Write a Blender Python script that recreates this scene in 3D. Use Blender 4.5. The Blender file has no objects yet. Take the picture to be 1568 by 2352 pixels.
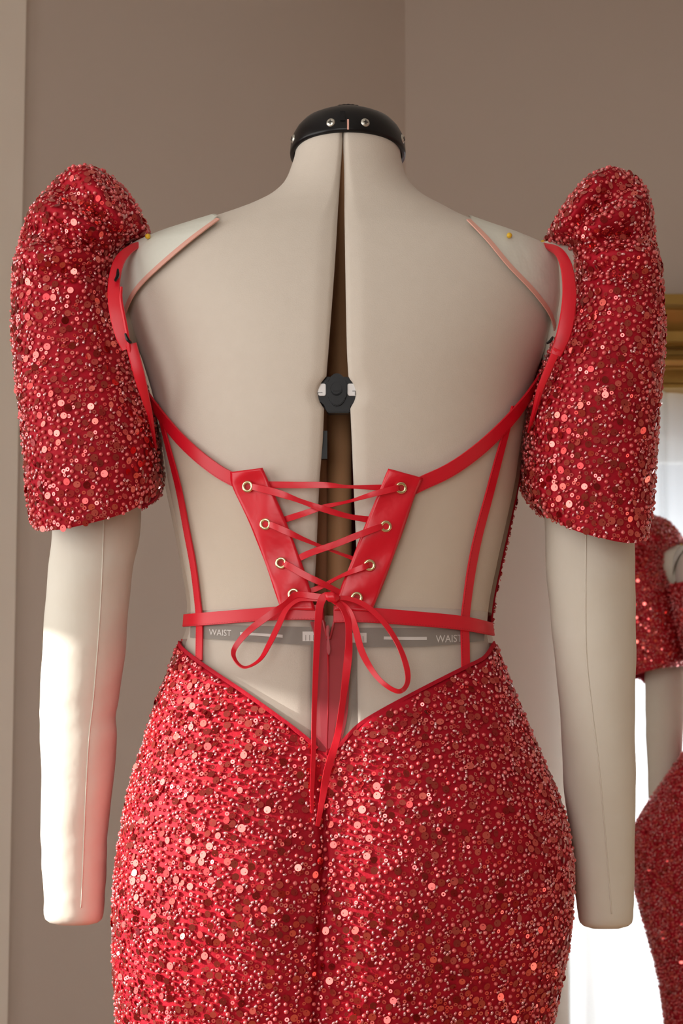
import bpy, bmesh, math, random
import numpy as np
from mathutils import Vector, Matrix
from mathutils.bvhtree import BVHTree

random.seed(7); rng = np.random.default_rng(11)
S = bpy.context.scene
col = S.collection
PI = math.pi
# ---------------------------------------------------------------- camera
F, CX, CY = 5273.0, 784.0, 1176.0
CAM = np.array([0.0, -2.05, 0.90]); PITCH = math.radians(7.45)
cd = bpy.data.cameras.new('camera'); cam = bpy.data.objects.new('camera', cd); col.objects.link(cam)
cam.location = CAM; cam.rotation_euler = (PI / 2 + PITCH, 0, 0)
cd.sensor_fit = 'VERTICAL'; cd.sensor_height = 22.3; cd.lens = 22.3 * F / 2352
cd.dof.use_dof = True; cd.dof.focus_distance = 1.97; cd.dof.aperture_fstop = 13.0
cd.clip_start = 0.05
S.camera = cam
# ---------------------------------------------------------------- world, lights, exposure
w = bpy.data.worlds.new('World'); S.world = w; w.use_nodes = True
bg = w.node_tree.nodes['Background']
bg.inputs[0].default_value = (0.80, 0.88, 1.0, 1); bg.inputs[1].default_value = 1.0
def area(name, loc, rot, sx, sy, power, color=(1, 1, 1)):
    l = bpy.data.lights.new(name, 'AREA'); l.shape = 'RECTANGLE'; l.size = sx; l.size_y = sy
    l.energy = power; l.color = color
    o = bpy.data.objects.new(name, l); o.location = loc; o.rotation_euler = rot; col.objects.link(o); return o
# daylight through the side window (towards +x) and through the curtained window (towards -y)
area('side_window_daylight', (-1.66, -0.75, 1.30), (0, -PI / 2, 0), 1.6, 2.0, 25, (1.0, 0.95, 0.89))
area('rear_window_daylight', (-0.75, -2.84, 1.45), (PI / 2, 0, 0), 1.3, 1.6, 20, (1.0, 0.95, 0.89))
area('curtain_window_daylight', (1.08, 3.12, 0.85), (-PI / 2, 0, 0), 1.2, 1.0, 32, (0.95, 0.98, 1.0))
sl = bpy.data.lights.new('sun', 'SUN'); sl.energy = 9.0; sl.angle = math.radians(0.6); sl.color = (1.0, 0.95, 0.90)
so = bpy.data.objects.new('sun', sl); col.objects.link(so)
sun_from = Vector((-0.96, -0.15, 0.27)).normalized()
so.rotation_euler = sun_from.to_track_quat('Z', 'Y').to_euler()
S.view_settings.view_transform = 'Standard'; S.view_settings.look = 'None'
S.view_settings.gamma = 1; S.view_settings.use_curve_mapping = False
S.view_settings.exposure = 0.0
S.cycles.max_bounces = 8; S.cycles.transparent_max_bounces = 24

# ---------------------------------------------------------------- helpers
def ray(px, py):
    d = np.array([(px - CX) / F, 0, 0]) + np.array([0, math.cos(PITCH), math.sin(PITCH)]) \
        + (-(py - CY) / F) * np.array([0, -math.sin(PITCH), math.cos(PITCH)])
    return d / np.linalg.norm(d)
def at(px, py, Y=0.0):
    d = ray(px, py); return CAM + d * ((Y - CAM[1]) / d[1])
def pchip(xs, ys):
    xs = np.asarray(xs, float); ys = np.asarray(ys, float)
    if xs[0] > xs[-1]: xs, ys = xs[::-1], ys[::-1]
    h = np.diff(xs); dl = np.diff(ys) / h
    m = np.zeros_like(ys)
    for i in range(1, len(xs) - 1):
        if dl[i - 1] * dl[i] > 0:
            w1, w2 = 2 * h[i] + h[i - 1], h[i] + 2 * h[i - 1]
            m[i] = (w1 + w2) / (w1 / dl[i - 1] + w2 / dl[i])
    m[0], m[-1] = dl[0], dl[-1]
    def f(x):
        x = np.clip(np.asarray(x, float), xs[0], xs[-1])
        i = np.clip(np.searchsorted(xs, x) - 1, 0, len(h) - 1)
        t = (x - xs[i]) / h[i]
        return ((2*t**3-3*t**2+1)*ys[i] + (t**3-2*t**2+t)*h[i]*m[i] + (-2*t**3+3*t**2)*ys[i+1] + (t**3-t**2)*h[i]*m[i+1])
    return f
def smooth(pts, n=8):
    """Catmull-Rom through the points, n steps per span (any dimension)."""
    p = [np.asarray(q, float) for q in pts]
    p = [2 * p[0] - p[1]] + p + [2 * p[-1] - p[-2]]
    out = []
    for i in range(1, len(p) - 2):
        for k in range(n):
            t = k / n
            out.append(0.5 * ((2*p[i]) + (-p[i-1]+p[i+1])*t + (2*p[i-1]-5*p[i]+4*p[i+1]-p[i+2])*t*t + (-p[i-1]+3*p[i]-3*p[i+1]+p[i+2])*t**3))
    out.append(p[-2]); return np.array(out)
def mesh_obj(name, verts, faces, mat, parent=None, shade=True):
    me = bpy.data.meshes.new(name)
    me.from_pydata([tuple(map(float, v)) for v in verts], [], faces); me.update()
    if shade: me.polygons.foreach_set('use_smooth', [True] * len(me.polygons))
    if mat: me.materials.append(mat)
    o = bpy.data.objects.new(name, me); col.objects.link(o)
    if parent is not None: o.parent = parent
    return o
def bm_obj(name, bm, mat, parent=None, shade=False):
    me = bpy.data.meshes.new(name); bmesh.ops.recalc_face_normals(bm, faces=bm.faces); bm.to_mesh(me); bm.free()
    if shade: me.polygons.foreach_set('use_smooth', [True] * len(me.polygons))
    if mat: me.materials.append(mat)
    o = bpy.data.objects.new(name, me); col.objects.link(o)
    if parent is not None: o.parent = parent
    return o
def box(bm, x0, x1, y0, y1, z0, z1):
    r = bmesh.ops.create_cube(bm, size=1)
    bmesh.ops.scale(bm, vec=(x1 - x0, y1 - y0, z1 - z0), verts=r['verts'])
    bmesh.ops.translate(bm, vec=((x0 + x1) / 2, (y0 + y1) / 2, (z0 + z1) / 2), verts=r['verts'])
def box_obj(name, x0, x1, y0, y1, z0, z1, mat, parent=None, bevel=0):
    bm = bmesh.new(); box(bm, x0, x1, y0, y1, z0, z1)
    if bevel: bmesh.ops.bevel(bm, geom=bm.edges[:], offset=bevel, segments=2, affect='EDGES')
    return bm_obj(name, bm, mat, parent)
def grid_faces(nu, nv, closed=False):
    f = []
    for i in range(nu - 1):
        for j in range(nv if closed else nv - 1):
            k = (j + 1) % nv
            f.append((i*nv + j, i*nv + k, (i+1)*nv + k, (i+1)*nv + j))
    return f
def tag(o, label=None, cat=None, group=None, kind=None):
    if label: o['label'] = label
    if cat: o['category'] = cat
    if group: o['group'] = group
    if kind: o['kind'] = kind
    return o
def empty(name, loc=(0, 0, 0), rz=0):
    o = bpy.data.objects.new(name, None); o.location = loc; o.rotation_euler = (0, 0, rz)
    o.empty_display_size = 0.1; col.objects.link(o); return o
def lathe(prof, n=32, sx=1, sy=1):
    v, f = [], []
    for r, z in prof:
        for k in range(n):
            a = 2 * PI * k / n; v.append((r * math.cos(a) * sx, r * math.sin(a) * sy, z))
    return v, grid_faces(len(prof), n, True)

def orient_out(o, c):
    bm = bmesh.new(); bm.from_mesh(o.data); c = Vector(c)
    if sum(f.normal.dot(Vector((f.calc_center_median() - c).xy.to_3d())) * f.calc_area() for f in bm.faces) < 0: bmesh.ops.reverse_faces(bm, faces=bm.faces)
    bm.to_mesh(o.data); bm.free()
# ---------------------------------------------------------------- materials
def mat(name, color, rough=0.6, metal=0.0, bump=None, vary=None, **kw):
    m = bpy.data.materials.new(name); m.use_nodes = True
    nt = m.node_tree; b = nt.nodes['Principled BSDF']
    b.inputs['Base Color'].default_value = (*color, 1); b.inputs['Roughness'].default_value = rough
    b.inputs['Metallic'].default_value = metal
    for k, v in kw.items(): b.inputs[k.replace('_', ' ')].default_value = v
    tc = nt.nodes.new('ShaderNodeTexCoord')
    if vary:
        c2, scale = vary
        nz = nt.nodes.new('ShaderNodeTexNoise'); nz.inputs['Scale'].default_value = scale; nz.inputs['Detail'].default_value = 4
        mx = nt.nodes.new('ShaderNodeMix'); mx.data_type = 'RGBA'
        mx.inputs[6].default_value = (*color, 1); mx.inputs[7].default_value = (*c2, 1)
        nt.links.new(tc.outputs['Object'], nz.inputs['Vector']); nt.links.new(nz.outputs['Fac'], mx.inputs[0])
        nt.links.new(mx.outputs[2], b.inputs['Base Color'])
    if bump:
        scale, strength, dist = bump
        nz = nt.nodes.new('ShaderNodeTexNoise'); nz.inputs['Scale'].default_value = scale; nz.inputs['Detail'].default_value = 3
        bp = nt.nodes.new('ShaderNodeBump'); bp.inputs['Strength'].default_value = strength; bp.inputs['Distance'].default_value = dist
        nt.links.new(tc.outputs['Object'], nz.inputs['Vector']); nt.links.new(nz.outputs['Fac'], bp.inputs['Height'])
        nt.links.new(bp.outputs[0], b.inputs['Normal'])
    return m
def sequin_mat(name, c1, c2, rough, metal, coat):
    """per-piece colour: attribute rnd on joined pieces, object random on single ones"""
    m = mat(name, c1, rough, metal, Coat_Weight=coat, Coat_Roughness=0.08)
    nt = m.node_tree; b = nt.nodes['Principled BSDF']
    at_ = nt.nodes.new('ShaderNodeAttribute'); at_.attribute_name = 'rnd'
    oi = nt.nodes.new('ShaderNodeObjectInfo')
    ad = nt.nodes.new('ShaderNodeMath'); ad.operation = 'ADD'
    fr = nt.nodes.new('ShaderNodeMath'); fr.operation = 'FRACT'
    mx = nt.nodes.new('ShaderNodeMix'); mx.data_type = 'RGBA'
    mx.inputs[6].default_value = (*c1, 1); mx.inputs[7].default_value = (*c2, 1)
    nt.links.new(at_.outputs['Fac'], ad.inputs[0]); nt.links.new(oi.outputs['Random'], ad.inputs[1])
    nt.links.new(ad.outputs[0], fr.inputs[0]); nt.links.new(fr.outputs[0], mx.inputs[0]); nt.links.new(mx.outputs[2], b.inputs['Base Color'])
    return m
def sheer(name, color, opacity, rough=0.9):
    m = bpy.data.materials.new(name); m.use_nodes = True; nt = m.node_tree
    b = nt.nodes['Principled BSDF']; b.inputs['Base Color'].default_value = (*color, 1); b.inputs['Roughness'].default_value = rough
    out = nt.nodes['Material Output']; tr = nt.nodes.new('ShaderNodeBsdfTransparent'); mx = nt.nodes.new('ShaderNodeMixShader')
    mx.inputs[0].default_value = opacity
    nt.links.new(tr.outputs[0], mx.inputs[1]); nt.links.new(b.outputs[0], mx.inputs[2]); nt.links.new(mx.outputs[0], out.inputs[0])
    return m
M = {}
M['wall'] = mat('wall_paint', (0.58, 0.492, 0.42), 0.85, bump=(180, 0.08, 0.002), vary=((0.59, 0.50, 0.43), 2))
M['ceiling'] = mat('ceiling_paint', (0.7, 0.68, 0.64), 0.9)
M['floor'] = mat('floor_wood', (0.30, 0.19, 0.11), 0.5, vary=((0.38, 0.25, 0.15), 6))
M['trim'] = mat('trim_paint', (0.84, 0.76, 0.66), 0.6)
M['jersey'] = mat('form_jersey', (0.68, 0.615, 0.535), 0.95, bump=(900, 0.25, 0.0008), vary=((0.645, 0.58, 0.50), 90), Sheen_Weight=0.15)
M['inside'] = mat('form_inside', (0.55, 0.28, 0.15), 0.8)
M['muslin'] = mat('arm_muslin', (0.74, 0.70, 0.61), 0.95, bump=(26, 0.45, 0.004), vary=((0.71, 0.66, 0.56), 60))
M['cap_muslin'] = mat('cap_muslin', (0.74, 0.76, 0.68), 0.95, bump=(45, 0.4, 0.004))
M['pink'] = mat('pink_binding', (0.78, 0.42, 0.34), 0.6)
M['black'] = mat('black_plastic', (0.005, 0.005, 0.006), 0.28, Specular_IOR_Level=0.3)
M['steel'] = mat('screw_metal', (0.62, 0.62, 0.56), 0.35, 0.9)
M['pole'] = mat('pole_metal', (0.60, 0.31, 0.15), 0.45)
M['white'] = mat('white_print', (0.85, 0.85, 0.85), 0.5)
M['grey'] = mat('grey_tape', (0.085, 0.085, 0.085), 0.6)
M['yellow'] = mat('pin_head', (0.80, 0.50, 0.03), 0.3)
M['fabric'] = mat('red_tulle', (0.52, 0.003, 0.022), 0.7, bump=(300, 0.5, 0.001), vary=((0.33, 0.002, 0.011), 40), Specular_IOR_Level=0.25)
M['satin'] = mat('red_satin', (0.70, 0.006, 0.022), 0.30, bump=(40, 0.3, 0.003))
M['piping'] = mat('red_satin_narrow', (0.68, 0.006, 0.022), 0.36)
M['thread'] = mat('red_thread', (0.45, 0.004, 0.012), 0.6)
M['gold_ring'] = mat('eyelet_brass', (0.80, 0.70, 0.42), 0.22, 1.0)
M['zip'] = mat('zip_pull', (0.42, 0.03, 0.04), 0.4)
M['ziptape'] = sheer('zip_tape', (0.42, 0.03, 0.05), 0.72)
M['mesh'] = sheer('nude_mesh', (0.72, 0.62, 0.53), 0.30)
M['mesh_side'] = sheer('nude_mesh_side', (0.80, 0.67, 0.52), 0.28)
M['gilt'] = mat('gilt', (0.52, 0.33, 0.09), 0.42, 0.75, bump=(60, 0.15, 0.002), vary=((0.34, 0.20, 0.05), 12))
M['window'] = mat('window_paint', (0.8, 0.8, 0.78), 0.5)
M['sequin'] = sequin_mat('sequin_foil', (0.38, 0.006, 0.010), (0.92, 0.17, 0.14), 0.10, 0.9, 0.5)  # dark end of the colour range stands in for reflections of the dim room
M['ring'] = sequin_mat('ring_foil', (0.85, 0.05, 0.055), (0.90, 0.20, 0.18), 0.15, 0.8, 0.7)
M['pearl'] = sequin_mat('pearl_bead', (0.74, 0.07, 0.08), (0.80, 0.15, 0.15), 0.28, 0.15, 0.9)
M['seed'] = sequin_mat('seed_bead', (0.74, 0.05, 0.07), (0.93, 0.50, 0.52), 0.12, 0.75, 1.0)
m = bpy.data.materials.new('curtain_voile'); m.use_nodes = True; nt = m.node_tree
b = nt.nodes['Principled BSDF']; b.inputs['Base Color'].default_value = (0.86, 0.88, 0.87, 1); b.inputs['Roughness'].default_value = 0.9
tl = nt.nodes.new('ShaderNodeBsdfTranslucent'); tl.inputs[0].default_value = (0.9, 0.92, 0.92, 1)
m1 = nt.nodes.new('ShaderNodeMixShader'); m1.inputs[0].default_value = 0.5
tr = nt.nodes.new('ShaderNodeBsdfTransparent'); m2 = nt.nodes.new('ShaderNodeMixShader'); m2.inputs[0].default_value = 0.82
nt.links.new(b.outputs[0], m1.inputs[1]); nt.links.new(tl.outputs[0], m1.inputs[2]); nt.links.new(tr.outputs[0], m2.inputs[1])
nt.links.new(m1.outputs[0], m2.inputs[2]); nt.links.new(m2.outputs[0], nt.nodes['Material Output'].inputs[0]); M['voile'] = m
m = bpy.data.materials.new('window_glass'); m.use_nodes = True; nt = m.node_tree
gl = nt.nodes.new('ShaderNodeBsdfGlossy'); gl.inputs['Roughness'].default_value = 0.02
tr = nt.nodes.new('ShaderNodeBsdfTransparent'); mx = nt.nodes.new('ShaderNodeMixShader'); mx.inputs[0].default_value = 0.06
nt.links.new(tr.outputs[0], mx.inputs[1]); nt.links.new(gl.outputs[0], mx.inputs[2]); nt.links.new(mx.outputs[0], nt.nodes['Material Output'].inputs[0]); M['glass'] = m

# ---------------------------------------------------------------- room
WY = 2.95                                   # plane of the curtained window wall
CH = 2.75                                   # ceiling height
cx0 = at(931, 300, WY)[0]                   # corner between the two rear walls
LD = np.array([-0.766, -0.643]); LN = np.array([0.643, -0.766])  # rear-left wall direction, normal to the room
def struct(o): o['kind'] = 'structure'; return o
def quad_wall(name, p, q, z0, z1, thick_dir, m):
    t = np.array(thick_dir) * 0.12
    c = [(*p, z0), (*q, z0), (*q, z1), (*p, z1)]
    v = c + [(x + t[0], y + t[1], z) for x, y, z in c]
    f = [(0, 1, 2, 3), (7, 6, 5, 4), (0, 4, 5, 1), (1, 5, 6, 2), (2, 6, 7, 3), (3, 7, 4, 0)]
    return struct(mesh_obj(name, v, f, m, shade=False))
xl = -1.75; tl_ = (cx0 - xl) / 0.766
pl_end = (xl, WY - 0.643 * tl_)
quad_wall('wall_back_left', (cx0, WY), pl_end, 0, CH, -LN, M['wall'])
# window wall with its opening
wx0, wx1, wz0 = at(1312, 1700, WY)[0], 1.72, 0.30
wz1 = 1.72
def holed_wall(name, axis, plane, a0, a1, z0, z1, h, thick, m):
    bm = bmesh.new(); ha0, ha1, hz0, hz1 = h
    for (p0, p1, q0, q1) in ((a0, ha0, z0, z1), (ha1, a1, z0, z1), (ha0, ha1, z0, hz0), (ha0, ha1, hz1, z1)):
        if axis == 'x': box(bm, p0, p1, plane, plane + thick, q0, q1)
        else: box(bm, plane - thick, plane, p0, p1, q0, q1)
    return struct(bm_obj(name, bm, m))
holed_wall('wall_back', 'x', WY, cx0, 2.3, 0, CH, (wx0, wx1, wz0, wz1), 0.14, M['wall'])
holed_wall('wall_left', 'y', xl, -2.9, pl_end[1], 0, CH, (-1.70, 0.55, 0.35, 2.15), 0.14, M['wall'])
quad_wall('wall_right', (2.3, WY), (2.3, -2.9), 0, CH, (1, 0), M['wall'])
for nm, z0, z1, m_ in (('floor', -0.05, 0.0, M['floor']), ('ceiling', CH, CH + 0.05, M['ceiling'])):
    struct(box_obj(nm, xl - 0.1, 2.4, -3.05, WY + 0.1, z0, z1, m_))
holed_wall('wall_front', 'x', -3.04, xl - 0.14, 2.42, 0, CH, (-1.45, -0.05, 0.60, 2.30), 0.14, M['wall'])
def window(name, axis, plane, a0, a1, z0, z1):
    root = struct(empty(name, ((a0 + a1) / 2, plane, z0) if axis == 'x' else (plane, (a0 + a1) / 2, z0)))
    ox, oy, oz = root.location
    def pc(nm, p0, p1, d0, d1, q0, q1, m_):
        if axis == 'x': return box_obj(nm, p0 - ox, p1 - ox, d0 - oy, d1 - oy, q0 - oz, q1 - oz, m_, root, 0.003 if m_ is not M['glass'] else 0)
        return box_obj(nm, d0 - ox, d1 - ox, p0 - oy, p1 - oy, q0 - oz, q1 - oz, m_, root, 0.003 if m_ is not M['glass'] else 0)
    sgn = 1 if axis == 'x' else -1
    d0, d1 = sorted((plane + sgn * 0.03, plane + sgn * 0.08)); g = plane + sgn * 0.055
    pc('jamb', a0, a0 + 0.05, d0, d1, z0, z1, M['window']); pc('jamb', a1 - 0.05, a1, d0, d1, z0, z1, M['window'])
    pc('head', a0 + 0.05, a1 - 0.05, d0, d1, z1 - 0.05, z1, M['window']); pc('sill', a0 + 0.05, a1 - 0.05, d0, d1, z0, z0 + 0.05, M['window'])
    c = (a0 + a1) / 2; zc = (z0 + z1) / 2
    pc('mullion', c - 0.02, c + 0.02, d0, d1, z0 + 0.05, z1 - 0.05, M['window'])
    for p0, p1 in ((a0 + 0.05, c - 0.02), (c + 0.02, a1 - 0.05)):
        pc('pane', p0, p1, g - 0.002, g + 0.002, z0 + 0.05, z1 - 0.05, M['glass'])
    return root
window('window_1', 'x', WY, wx0, wx1, wz0, wz1)
win2 = window('window_2', 'y', xl, -1.70, 0.55, 0.35, 2.15)
window('window_3', 'x', -3.04, -1.45, -0.05, 0.60, 2.30)
box_obj('sun_blocker', -0.02, -0.012, -1.09, 1.09, 1.13, 1.80, M['ceiling'], win2)  # added out of view, blocks the upper sun so only the lower arm catches it
# pale casing on the rear-left wall, at the picture's left edge
def on_left_wall(px, py):
    d = ray(px, py); n3 = np.array([LN[0], LN[1], 0]); p0 = np.array([cx0, WY, 0])
    return CAM + d * (np.dot(p0 - CAM, n3) / np.dot(d, n3))
e0 = on_left_wall(28, 1000)[:2]; e1 = e0 + LD * 0.16
bm = bmesh.new()
for k, (s0, s1, th) in enumerate(((0, 0.16, 0.022), (0.11, 0.15, 0.030))):
    p, q = e0 + LD * s0, e0 + LD * s1
    vs = [bm.verts.new((*(p + LN * d), z)) for z in (0, CH) for d in (0.0, th)] + [bm.verts.new((*(q + LN * d), z)) for z in (0, CH) for d in (0.0, th)]
    for f in ((0, 1, 3, 2), (4, 6, 7, 5), (0, 4, 5, 1), (2, 3, 7, 6), (1, 5, 7, 3), (0, 2, 6, 4)): bm.faces.new([vs[i] for i in f])
struct(bm_obj('trim_1', bm, M['trim']))
# gilded cornice over the curtained window
prof = [(0.01, 675), (0.03, 676), (0.032, 700), (0.075, 704), (0.08, 709), (0.075, 714), (0.07, 722), (0.058, 740), (0.042, 762), (0.038, 785),
        (0.066, 789), (0.072, 794), (0.066, 799), (0.032, 804), (0.032, 815), (0.070, 818), (0.080, 829), (0.072, 841), (0.042, 845), (0.040, 850),
        (0.046, 880), (0.058, 884), (0.060, 892), (0.01, 893)]
CYW = WY - 0.10
cz = [(CYW - d * 1.1 + 0.0, at(1500, py, CYW - d)[2]) for d, py in prof]
cxa, cxb = at(1330, 780, CYW)[0], 1.85
v, f = [], []
for x in (cxa, cxb):
    v += [(x, y, z) for y, z in cz] + [(x, WY, cz[-1][1]), (x, WY, cz[0][1])]
n = len(cz) + 2
for i in range(n): f.append((i, (i + 1) % n, n + (i + 1) % n, n + i))
f += [tuple(range(n)), tuple(range(2 * n - 1, n - 1, -1))]
co = mesh_obj('curtain_cornice', v, f, M['gilt'], shade=False)
tag(co, 'gilded moulded cornice above the white sheer curtains', 'cornice')
# curtains
def curtain(x0, x1, ztop, label, seed):
    r = random.Random(seed); nx, nz = 150, 30
    ph = [r.uniform(0, 6.28) for _ in range(4)]; v = []
    for i in range(nz):
        t = i / (nz - 1); z = ztop + (0.03 - ztop) * t
        for j in range(nx):
            u = j / (nx - 1); x = x0 + (x1 - x0) * u
            a = 0.022 * math.sin(u * 46 + ph[0] + 0.7 * math.sin(t * 2)) + 0.010 * math.sin(u * 90 + ph[1] + t) + 0.008 * math.sin(u * 17 + ph[2] + 2 * t)
            v.append((x + 0.006 * math.sin(u * 60 + t * 3), WY - 0.06 + a * (0.55 + 0.45 * t), z))
    o = mesh_obj('curtain', v, grid_faces(nz, nx), M['voile']); tag(o, label, 'curtain', 'sheer curtains'); return o
ctop = cz[-1][1] + 0.04
curtain(at(1292, 2000, WY)[0], 1.10, ctop, 'white sheer curtain behind the second red gown, nearer the corner', 1)
curtain(1.12, 1.80, ctop, 'white sheer curtain farther from the room corner', 2)

# ---------------------------------------------------------------- body surface (form and gown share it)
# picture row: left, right silhouette, back and front depth
T = [(255, 676, 922, -.040, .060), (300, 668, 928, -.044, .064), (350, 668, 929, -.047, .066), (400, 655, 938, -.050, .066), (430, 640, 953, -.054, .066), (460, 606, 985, -.059, .066),
     (485, 550, 1035, -.064, .066), (510, 478, 1085, -.070, .068), (530, 412, 1140, -.075, .070), (552, 345, 1205, -.081, .072), (580, 290, 1262, -.087, .075), (620, 272, 1284, -.094, .082),
     (680, 274, 1285, -.102, .092), (740, 288, 1276, -.107, .105), (800, 308, 1262, -.109, .118), (850, 324, 1244, -.109, .128), (900, 339, 1228, -.107, .133), (950, 351, 1216, -.104, .133),
     (1000, 360, 1208, -.101, .128), (1050, 367, 1200, -.097, .120), (1100, 375, 1193, -.093, .112), (1200, 395, 1172, -.086, .100), (1300, 414, 1150, -.080, .092), (1400, 428, 1131, -.077, .090),
     (1440, 426, 1128, -.078, .091), (1480, 414, 1135, -.081, .093), (1560, 385, 1164, -.092, .098), (1620, 362, 1188, -.103, .102), (1720, 331, 1230, -.121, .107), (1810, 303, 1268, -.134, .110),
     (1900, 286, 1297, -.142, .111), (2000, 271, 1311, -.145, .110), (2100, 265, 1307, -.142, .108), (2200, 266, 1294, -.134, .107), (2352, 275, 1263, -.118, .105), (2700, 330, 1200, -.100, .100), (3200, 360, 1160, -.10, .10)]
zz, LL, RR, BB, FF = [], [], [], [], []
for y, l, r, bk, fr in T:
    yc = (bk + fr) / 2
    pl_, pr_ = at(l, y, yc), at(r, y, yc)
    zz.append(pl_[2]); LL.append(pl_[0]); RR.append(pr_[0]); BB.append(bk); FF.append(fr)
fL, fR, fB, fFr = (pchip(zz, q) for q in (LL, RR, BB, FF))
zofpy = pchip([t[0] for t in T], zz)
NE = 2.25
def surf(z, th, off=0.0):
    """point on the torso at height z, angle th (0 = centre back, + = picture right)"""
    z = np.asarray(z, float); th = np.asarray(th, float)
    L, R, B, Fr = fL(z), fR(z), fB(z), fFr(z)
    a = (R - L) / 2 + off; bb = (Fr - B) / 2 + off
    s, c = np.sin(th), np.cos(th)
    x = (L + R) / 2 + a * np.sign(s) * np.abs(s) ** (2 / NE)
    y = (B + Fr) / 2 - bb * np.sign(c) * np.abs(c) ** (2 / NE)
    # bust at the front
    zb = zz[16]
    for sx in (-0.075, 0.075):
        y = y + np.where(c < 0, 0.045 * np.exp(-((x - sx) / 0.05) ** 2 - ((z - zb) / 0.06) ** 2), 0)
    # cleft along the centre seam of the hips, spine hollow
    hip = np.exp(-((z - zofpy(2050)) / 0.13) ** 2)
    y = y + np.where(c > 0, 0.012 * hip * np.exp(-((x + 0.012) / 0.035) ** 2), 0)
    # the neck is cut on a slope, higher at the back
    wt = np.clip((z - zz[6]) / (zz[2] - zz[6]), 0, 1)
    zo = z - (y - 0.01) * math.tan(math.radians(7)) * wt
    return np.stack([x, y, zo], -1)
def th_at(z, x):
    L, R = fL(z), fR(z); q = (x - (L + R) / 2) / ((R - L) / 2)
    return float(np.arcsin(np.clip(np.sign(q) * abs(q) ** (NE / 2), -1, 1)))
def build_bvh(off):
    zs = np.linspace(zz[0], zz[-1], 260)[:, None]; th = np.linspace(-PI, PI, 200)[None, :-1]
    p = surf(zs + 0 * th, th + 0 * zs, off).reshape(-1, 3)
    return BVHTree.FromPolygons([Vector(q) for q in p], grid_faces(260, 199, True))
BV = build_bvh(0.0)
def on_body(px, py, off=0.0):
    d = ray(px, py); h = BV.ray_cast(Vector(CAM), Vector(d))
    if h[0] is None:
        p = at(px, py, 0.0); q = BV.find_nearest(Vector(p)); nrm = q[1]; pt = Vector(p)
        if (Vector(p) - q[0]).dot(nrm) < 0: nrm = -nrm
        nrm = (Vector(p) - q[0]).normalized() if (Vector(p) - q[0]).length > 1e-5 else nrm
    else: pt, nrm = h[0], h[1]
    if nrm.dot(Vector(d)) > 0: nrm = -nrm
    return np.array(pt + nrm * off), np.array(nrm)

# ---------------------------------------------------------------- the dress form
form = empty('dress_form')
tag(form, 'beige padded dress form seen from behind, wearing the laced red gown', 'dress form')
gapL = pchip([240, 305, 400, 560, 750, 860, 900, 950, 1000, 1100, 1300, 1460, 1700, 3200], [785, 786, 780, 771, 757, 748, 744, 742, 740, 732, 723, 712, 708, 705])
gapR = pchip([240, 305, 400, 600, 800, 900, 1000, 1100, 1300, 1460, 1700, 3200], [787, 787, 790, 793, 797, 803, 808, 812, 820, 822, 824, 825])
pyofz = pchip(zz, [t[0] for t in T])
ztop_f, zlow_f = float(zofpy(338)), float(zofpy(2600))
def form_off(z):
    return -0.004 - 0.004 * float(np.clip((zofpy(1440) - z) / 0.05, 0, 1)) - 0.004 * float(np.clip((zofpy(1730) - z) / 0.03, 0, 1))
def project(p):
    r = np.asarray(p, float) - CAM; fw = r @ np.array([0, math.cos(PITCH), math.sin(PITCH)])
    return CX + F * r[0] / fw, CY - F * (r @ np.array([0, -math.sin(PITCH), math.cos(PITCH)])) / fw
def torso_half(side):
    nz, nt_ = 320, 60; v = []
    for i in range(nz):
        z = ztop_f + (zlow_f - ztop_f) * i / (nz - 1); Y = float(surf(z, 0.0)[1]); py = project(surf(z, 0.0))[1]; g = gapL(py) if side < 0 else gapR(py)
        # dished hollow around the dial
        if abs(py - 900) < 45:
            hw_ = math.sqrt(45 ** 2 - (py - 900) ** 2); g = min(g, 773 - hw_) if side < 0 else max(g, 773 + hw_)
        xg = (g - CX) / F * (Y - CAM[1]) / math.cos(PITCH)   # near enough on the back face
        t0 = th_at(z, xg); t1 = side * (PI - 0.10)
        off = form_off(z)
        for j in range(nt_):
            u = j / (nt_ - 1); u = u ** 1.25
            th = t0 + (t1 - t0) * u
            p = surf(z, th, off)
            e = abs(th - t0)
            p[1] += 0.004 * math.exp(-(e / 0.03) ** 2)        # rolled-in edge
            v.append(p)
    o = mesh_obj('torso_half', v, grid_faces(nz, nt_), M['jersey'], form)
    o.data.materials.append(M['inside'])
    sm = o.modifiers.new('thick', 'SOLIDIFY'); sm.thickness = 0.006; sm.offset = 1 if side < 0 else -1
    sm.material_offset = 0; sm.offset = -1
    return o
for s in (-1, 1):
    o = torso_half(s)
    bm = bmesh.new(); bm.from_mesh(o.data)
    # outward normals
    c = Vector((0, 0.01, 0)); tot = sum((f.normal.dot((f.calc_center_median() - Vector((0, 0.01, f.calc_center_median().z)))) for f in bm.faces))
    if tot < 0: bmesh.ops.reverse_faces(bm, faces=bm.faces)
    bm.to_mesh(o.data); bm.free()
    o['label'] = ('left' if s < 0 else 'right') + ' half of the padded torso beside the open back gap'
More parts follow.
